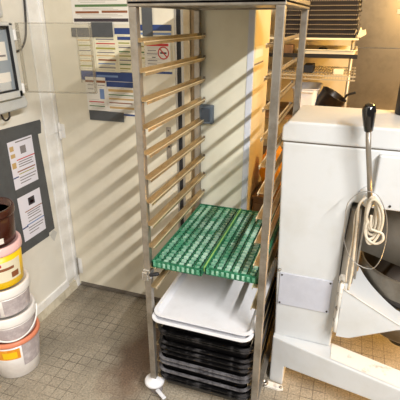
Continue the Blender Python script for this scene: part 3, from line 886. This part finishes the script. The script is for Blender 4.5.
# dark upright bracket beside the column
b = MB()
b.prism([(0.730, 0.60), (0.728, 0.80), (0.734, 0.925), (0.772, 0.935), (0.784, 0.66), (0.780, 0.60)], 'y', 0.258, 0.50, M_guard, 0.003)
b.build('guard_bracket', mixer)
b = MB(); b.prism([(0.727, 0.60), (0.725, 0.80), (0.731, 0.928), (0.735, 0.928), (0.7295, 0.80), (0.7315, 0.60)], 'y', 0.250, 0.266, M_bowldark); b.build('guard_edge', mixer)
b = MB(); b.box(0.786, 0.794, 0.30, 0.318, 0.60, 0.90, M_guard, 0.002); b.build('guard_rail', mixer)
b = MB(); b.lathe_axis((0.790, 0.345, 0.615), (0.790, 0.345, 0.66), [(0.006, 0), (0.012, 0.004), (0.012, 0.02), (0.008, 0.024), (0.008, 0.040), (0.004, 0.044)], M_brass, 14); b.build('glow_fitting', mixer, label='small added fitting in place of a warm glow')  # added part, its colour stands in for warm light in the gap
# white yoke arm from the column round the bowl
def yoke():
    b = MB(); n = 18
    top_f = []; top_b = []; bot_f = []; bot_b = []
    for i in range(n + 1):
        s_ = i / n
        x = 0.748 + s_ * 0.30
        yf = 0.205 - 0.0 * s_
        rr = 0.249
        dx = x - CX
        yb = CY - math.sqrt(max(rr * rr - dx * dx, 0.0)) if abs(dx) < rr else CY
        yb = min(yb, 0.46)
        yb = max(yb, yf + 0.012)
        zt = 0.605 - 0.118 * min(1, s_ / 0.75) if s_ < 0.75 else 0.487
        zb = 0.372 + 0.012 * s_ if s_ < 0.16 else 0.374 + (0.468 - 0.374) * min(1, (s_ - 0.16) / 0.60)
        zb = min(zb, zt - 0.018)
        top_f.append(Vector((x, yf, zt))); top_b.append(Vector((x, yb, zt + 0.004)))
        bot_f.append(Vector((x, yf, zb))); bot_b.append(Vector((x, yb, zb)))
    loops = [[top_f[i], top_b[i], bot_b[i], bot_f[i]] for i in range(n + 1)]
    b.rings(loops, M_mix, True, True, False)
    return b
b = yoke(); yk = b.build('bowl_yoke', mixer)
b = MB(); 
pts = [(0.748 + 0.225 * k / 12, 0.203, 0.607 - 0.118 * k / 12) for k in range(13)]
b.tube(pts, 0.0022, M_mixworn, 6); b.build('chipped_edge', yk)
# hinge with bolts between column and yoke
b = MB(); b.box(0.728, 0.752, 0.225, 0.30, 0.40, 0.64, M_mixworn, 0.006); o = b.build('yoke_hinge', mixer)
b = MB(); b.lathe_axis((0.742, 0.215, 0.385), (0.742, 0.215, 0.63), [(0.006, 0), (0.010, 0.004), (0.010, 0.07), (0.007, 0.075), (0.007, 0.13), (0.010, 0.135), (0.010, 0.24), (0.006, 0.245)], M_mixworn, 14); b.build('hinge_pin', o)
for z in (0.44, 0.50, 0.57, 0.625):
    b = MB(); b.lathe_axis((0.738, 0.226, z), (0.738, 0.208, z), [(0.009, 0), (0.009, 0.008), (0.006, 0.010), (0.006, 0.017)], M_steel if z < 0.6 else M_chrome, 6); b.build('bolt', o)
# lever
b = MB(); b.lathe_axis((0.790, MY0 + 0.002, 0.985), (0.790, 0.205, 0.985), [(0.040, 0), (0.040, 0.016), (0.026, 0.022), (0.026, 0.05), (0.020, 0.062), (0.014, 0.066)], M_mix, 28); o = b.build('lever_boss', mixer)
b = MB(); b.tube([(0.789, 0.212, 1.000), (0.772, 0.206, 1.10), (0.757, 0.202, 1.18), (0.747, 0.199, 1.25)], 0.0090, M_steel, 16); lev_o = b.build('lever', mixer)
b = MB(); b.lathe_axis((0.7485, 0.200, 1.240), (0.7365, 0.196, 1.335), [(0.010, 0), (0.0145, 0.004), (0.0175, 0.025), (0.0215, 0.055), (0.0225, 0.072), (0.020, 0.086), (0.013, 0.094), (0.005, 0.0965)], M_blackgloss, 28); b.build('knob', lev_o, label='black egg-shaped knob')

# cords hanging on the lever pivot
b = MB()
R_ = random.Random(3)
for k in range(5):
    w = 0.020 + 0.004 * k; h = 0.058 + 0.007 * k; cx = 0.797 + 0.003 * (k % 3); cz = 1.012 - h
    yy = 0.196 - 0.006 * k
    pts = []
    for i in range(12):
        a = 2 * PI * i / 12
        pts.append((cx + w * math.sin(a) * (0.75 + 0.25 * math.cos(a + 1 + k)) + 0.010 * (1 - math.cos(a)) * 0.5, yy + 0.004 * math.sin(a * 2 + k), cz + h * math.cos(a)))
    b.tube(spline(pts, 5, True), 0.0048, M_cord, 8, True)
pts = [(0.790, 0.172, 0.93), (0.788, 0.170, 0.885), (0.803, 0.166, 0.857), (0.830, 0.166, 0.845), (0.850, 0.168, 0.862), (0.846, 0.170, 0.886), (0.822, 0.170, 0.894), (0.805, 0.172, 0.902), (0.800, 0.174, 0.95)]
b.tube(spline(pts, 6), 0.0048, M_cord, 8)
tag(b.build('cord_coil'), 'coil of beige cord hung under the mixer lever', 'cord')
b = MB()
b.tube(spline([(0.776, 0.214, 1.00), (0.757, 0.212, 0.969), (0.760, 0.21, 0.888), (0.764, 0.20, 0.783), (0.768, 0.196, 0.69), (0.765, 0.194, 0.615)], 6), 0.0046, M_cord, 8)
tag(b.build('cord'), 'thick pale cord running straight down beside the column to the yoke', 'cord')
b = MB()
b.tube(spline([(0.772, 0.222, 1.004), (0.750, 0.222, 0.927), (0.754, 0.216, 0.825), (0.750, 0.205, 0.72), (0.752, 0.200, 0.64)], 6), 0.0032, M_cord, 8)
tag(b.build('cord'), 'thinner pale cord nearest the column edge', 'cord')
b = MB()
b.tube(spline([(0.752, 0.19, 1.023), (0.728, 0.19, 1.0), (0.715, 0.19, 0.967), (0.716, 0.19, 0.906), (0.722, 0.19, 0.832), (0.752, 0.185, 0.765), (0.792, 0.18, 0.737), (0.835, 0.18, 0.733), (0.857, 0.185, 0.772), (0.864, 0.19, 0.841), (0.857, 0.19, 0.921), (0.839, 0.19, 0.977), (0.812, 0.19, 1.02), (0.780, 0.19, 1.032)], 6, True), 0.0016, M_wire, 6, True)
tag(b.build('wire_loop'), 'thin grey wire loop hanging in front of the steel guard', 'wire')

# saucepan leaning on the shelf behind the mixer
t = thing('saucepan', (0.57, 1.34, 1.05), 'black saucepan leaning on the shelf just behind the mixer top', 'saucepan')
ax = Vector((0.48, -0.06, 0.86)).normalized()
c0 = Vector((0.537, 1.345, 1.086))
b = MB()
b.lathe_axis(c0, c0 + ax, [(0.004, 0.0), (0.068, 0.0), (0.076, 0.008), (0.077, 0.108), (0.081, 0.113), (0.077, 0.113), (0.073, 0.106), (0.068, 0.012), (0.004, 0.010)], M_pan, 40)
b.build('pot', t)
b = MB()
b.tube(spline([(0.640, 1.325, 1.150), (0.650, 1.318, 1.168), (0.660, 1.312, 1.186), (0.680, 1.305, 1.196), (0.705, 1.30, 1.204)]), 0.0065, M_rubber, 10); b.build('handle', t)
# black canister at the picture's right edge
t = thing('canister', (0.911, 0.54, 1.243), 'tall black canister standing on the mixer top at the right edge', 'canister')
b = MB(); b.lathe(0.911, 0.54, [(0.056, 1.243), (0.060, 1.247), (0.060, 1.43), (0.056, 1.435)], M_rubber, 32); b.build('body', t)
b = MB(); b.lathe(0.911, 0.54, [(0.060, 1.435), (0.063, 1.437), (0.063, 1.458), (0.058, 1.462)], M_blackgloss, 32); b.build('lid', t)

# ------------------------------------------------------------------ back room
mb = MB(); mb.box(0.66, 2.6, 2.085, 2.0995, 0.0, 2.4, M_wallsteel); mb.box(0.66, 2.6, 2.082, 2.086, 1.40, 1.405, M_chrome)
o = mb.build('wall_cladding', None); tag(o, 'stainless steel cladding on the back wall', 'wall panel'); o['kind'] = 'structure'
mb = MB(); mb.box(0.905, 0.93, 2.078, 2.082, 1.62, 1.65, M_paper); tag(mb.build('wall_tag'), 'tiny white tag on the steel wall top right', 'tag')

SY0, SY1 = 1.25, 1.75
shelf = thing('shelf_unit', (0.47, 1.5, 0), 'metal shelf unit with wire and solid shelves behind the rack and mixer', 'shelf')
for x, y in ((-0.02, SY0 + 0.02), (0.655, SY0 + 0.30), (-0.02, SY1 - 0.02), (0.655, SY1 - 0.02)):
    b = MB(); b.lathe(x, y, [(0.011, 0), (0.011, 1.9)], M_wirew, 14); b.build('post', shelf)
b = MB(); b.box(-0.04, 0.682, SY0, SY1, 1.484, 1.494, M_cream, 0.002); b.build('shelf_board', shelf)
b = MB(); b.box(-0.04, 0.688, SY0, SY1, 1.396, 1.404, M_wirew, 0.001); b.box(-0.04, 0.688, SY0 - 0.004, SY0, 1.390, 1.412, M_darksteel, 0.001); b.build('shelf_board', shelf)
b = MB()
for k in range(48):
    x = -0.036 + 0.0152 * k
    b.box(x, x + 0.004, SY0, SY1, 1.298, 1.302, M_wirew)
    b.box(x, x + 0.003, SY0 - 0.002, SY0 + 0.002, 1.276, 1.302, M_wirew)
for y in (SY0, SY0 + 0.16, SY0 + 0.32, SY1): b.box(-0.04, 0.692, y - 0.003, y + 0.003, 1.292, 1.299, M_wirew)
b.box(-0.04, 0.692, SY0 - 0.003, SY0 + 0.003, 1.272, 1.278, M_wirew)
b.build('wire_shelf', shelf)
for z in (1.05, 0.72, 0.20):
    b = MB(); b.box(-0.04, 0.685, SY0 if z > 1 else 1.0, SY1, z - 0.016, z, M_wood, 0.002); b.build('shelf_board', shelf)
# cream tray and items on the second board
b = MB(); tray_mesh(b, 0.355, 0.684, SY0 + 0.01, SY1 - 0.06, 1.404, 0.030, 0.012, M_cream, M_cream, 0.008, 0.006); tag(b.build('cream_tray'), 'cream plastic tray on the shelf below the dark tray stack', 'tray')
b = MB(); b.lathe_axis((0.47, 1.40, 1.422), (0.52, 1.42, 1.424), [(0.010, 0), (0.015, 0.004), (0.015, 0.04), (0.008, 0.05)], M_rubber, 14); tag(b.build('black_knob_tool'), 'small black tool lying in the cream tray', 'tool')
b = MB(); b.box(0.285, 0.335, SY0 + 0.02, SY0 + 0.12, 1.404, 1.455, M_wood, 0.004); tag(b.build('small_box'), 'small brown box on the shelf just left of the cream tray', 'box')
b = MB(); b.box(0.57, 0.625, SY0 + 0.012, SY0 + 0.09, 1.302, 1.332, M_cream, 0.004); tag(b.build('cream_block'), 'cream block on the right end of the wire shelf', 'block')
b = MB(); b.box(0.40, 0.455, SY0 + 0.05, SY0 + 0.2, 1.302, 1.345, M_rubber, 0.004); tag(b.build('dark_box'), 'dark box at the left of the wire shelf', 'box')
# stack of dark moulded trays on the top board
protoT = None
NT = 11
for k in range(NT):
    z = 1.494 + 0.0235 * k
    if protoT is None:
        b = MB(); tray_mesh(b, 0.262, 0.676, SY0 + 0.002, SY1 - 0.02, z, 0.0225, 0.008, M_tarnish, M_tarnish, 0.010, 0.004)
        for j in range(34):
            x = 0.275 + 0.0118 * j
            b.box(x, x + 0.005, SY0 + 0.0005, SY0 + 0.0025, z + 0.0185, z + 0.0222, M_dot)
        protoT = b.build('mould_tray', None, (0.469, 1.49, z)); o = protoT
    else:
        o = protoT.copy(); COL.objects.link(o)
    o.location = (0.469 + random.uniform(-0.006, 0.004), 1.49 + random.uniform(0.0, 0.012), z)
    o['category'] = 'tray'; o['group'] = 'dark mould trays stacked on the top shelf'
    ords = ['bottom', 'second', 'third', 'fourth', 'fifth', 'sixth', 'seventh', 'eighth', 'ninth', 'tenth', 'eleventh']
    o['label'] = 'dark perforated baking mould, %s of the stack on the shelf' % ('bottom' if k == 0 else 'top' if k == NT - 1 else ords[k] + ' from the bottom')
# crumpled paper poking out under the stack
b = MB()
rr = random.Random(5)
A = [Vector((0.672, SY0 + 0.004, 1.500)), Vector((0.69, SY0 - 0.01, 1.498)), Vector((0.712, SY0 - 0.004, 1.512)), Vector((0.706, SY0, 1.536)), Vector((0.69, SY0 + 0.004, 1.530)), Vector((0.682, SY0, 1.545))]
loops = [A, [v + Vector((0.004, 0.016, 0.004)) for v in A]]
b.rings(loops, M_papercream, True, True, False); tag(b.build('crumpled_paper'), 'scrap of cream paper sticking out beside the dark tray stack', 'paper')
# white tub, orange bag, card box
t = thing('storage_tub', (0.425, 1.40, 1.05), 'white plastic tub on the shelf behind the saucepan', 'tub')
b = MB(); tray_mesh(b, 0.345, 0.505, SY0 + 0.02, SY0 + 0.34, 1.05, 0.165, 0.02, M_white, M_white, 0.008, 0.012); b.build('body', t)
b = MB(); b.box(0.37, 0.48, SY0 + 0.014, SY0 + 0.022, 1.195, 1.207, M_white, 0.002); b.build('grip', t)
b = MB()
bb = bmesh.new(); bmesh.ops.create_icosphere(bb, subdivisions=4, radius=1.0)
from mathutils import noise
for v in bb.verts:
    p = v.co.copy()
    q = 1 + 0.22 * noise.noise(p * 1.9 + Vector((3, 1, 2))) + 0.10 * noise.noise(p * 5.0)
    v.co = Vector((0.345 + p.x * 0.070 * q, 0.84 + p.y * 0.09 * q, max(0.739, 0.855 + p.z * 0.125 * q)))
for f in bb.faces: f.smooth = True
b.absorb(bb, M_bag, True); tag(b.build('plastic_bag'), 'rumpled orange plastic bag on the brown cabinet behind the rack', 'bag')
t = thing('wooden_cabinet', (0.355, 0.86, 0), 'narrow brown wooden cabinet under the orange bag behind the rack', 'cabinet')
b = MB(); b.box(0.262, 0.455, 0.725, 0.99, 0.0, 0.722, M_wood, 0.003); b.build('body', t)
b = MB(); b.box(0.256, 0.46, 0.715, 0.995, 0.722, 0.738, M_wood, 0.003); b.build('top', t)
b = MB(); b.box(0.268, 0.449, 0.715, 0.726, 0.05, 0.70, M_wood, 0.004); o = b.build('door', t)
b = MB(); b.lathe_axis((0.29, 0.716, 0.50), (0.29, 0.70, 0.50), [(0.006, 0), (0.006, 0.006), (0.011, 0.010), (0.008, 0.016)], M_brass, 14); b.build('knob', o)
b = MB(); b.box(0.285, 0.66, SY0 + 0.03, SY0 + 0.40, 0.20, 0.52, M_card, 0.004); b.box(0.44, 0.50, SY0 + 0.028, SY0 + 0.41, 0.42, 0.5215, M_tan)
tag(b.build('card_box'), 'brown cardboard box on the lowest shelf behind the rack', 'box')

# ------------------------------------------------------------------ camera
cam = bpy.data.cameras.new('camera')
cam.sensor_width = 36.0; cam.sensor_fit = 'HORIZONTAL'
cam.lens = 422.8 / 400 * 36.0
cam.clip_start = 0.02
co = bpy.data.objects.new('camera', cam); COL.objects.link(co)
co.location = (0.6703, -1.3035, 1.5874)
co.rotation_euler = (PI / 2 - 0.4038, 0.0, 0.3333)
scene.camera = co

# ------------------------------------------------------------------ light
def lamp(name, kind, loc, power, col, size=0.1, target=None, size_y=None):
    l = bpy.data.lights.new(name, kind); l.energy = power; l.color = col
    if kind == 'AREA':
        l.size = size
        if size_y: l.shape = 'RECTANGLE'; l.size_y = size_y
    else:
        l.shadow_soft_size = size
    o = bpy.data.objects.new(name, l); COL.objects.link(o); o.location = loc
    if target is not None:
        o.rotation_euler = (Vector(target) - Vector(loc)).to_track_quat('-Z', 'Y').to_euler()
    return o
lamp('ceiling_tube', 'AREA', (2.12, -2.15, 2.82), 285, (1.0, 0.98, 0.95), 0.07, None, 2.3).rotation_euler = (0, 0.30, 0)
lamp('fill_panel', 'AREA', (0.3, -1.6, 3.0), 12, (0.94, 0.97, 1.0), 1.3, (0.5, -0.6, 0.0))  # added soft fill for the mixer front, no fixture
lamp('back_room_lamp', 'POINT', (1.24, 0.92, 1.80), 50, (1.0, 0.60, 0.15), 0.10)
lamp('floor_glow_lamp', 'POINT', (1.74, 0.47, 0.29), 85, (1.0, 0.54, 0.12), 0.10)  # added low warm lamp, out of view, lights the floor under the mixer

w = bpy.data.worlds.new('world'); scene.world = w; w.use_nodes = True
bg = w.node_tree.nodes['Background']
bg.inputs[0].default_value = (1.0, 0.93, 0.80, 1); bg.inputs[1].default_value = 0.185

scene.view_settings.view_transform = 'Standard'
scene.view_settings.look = 'None'
scene.view_settings.exposure = -0.2
scene.view_settings.gamma = 1.0
scene.view_settings.use_curve_mapping = False

for o in bpy.data.objects:
    if '_w' in o: del o['_w']
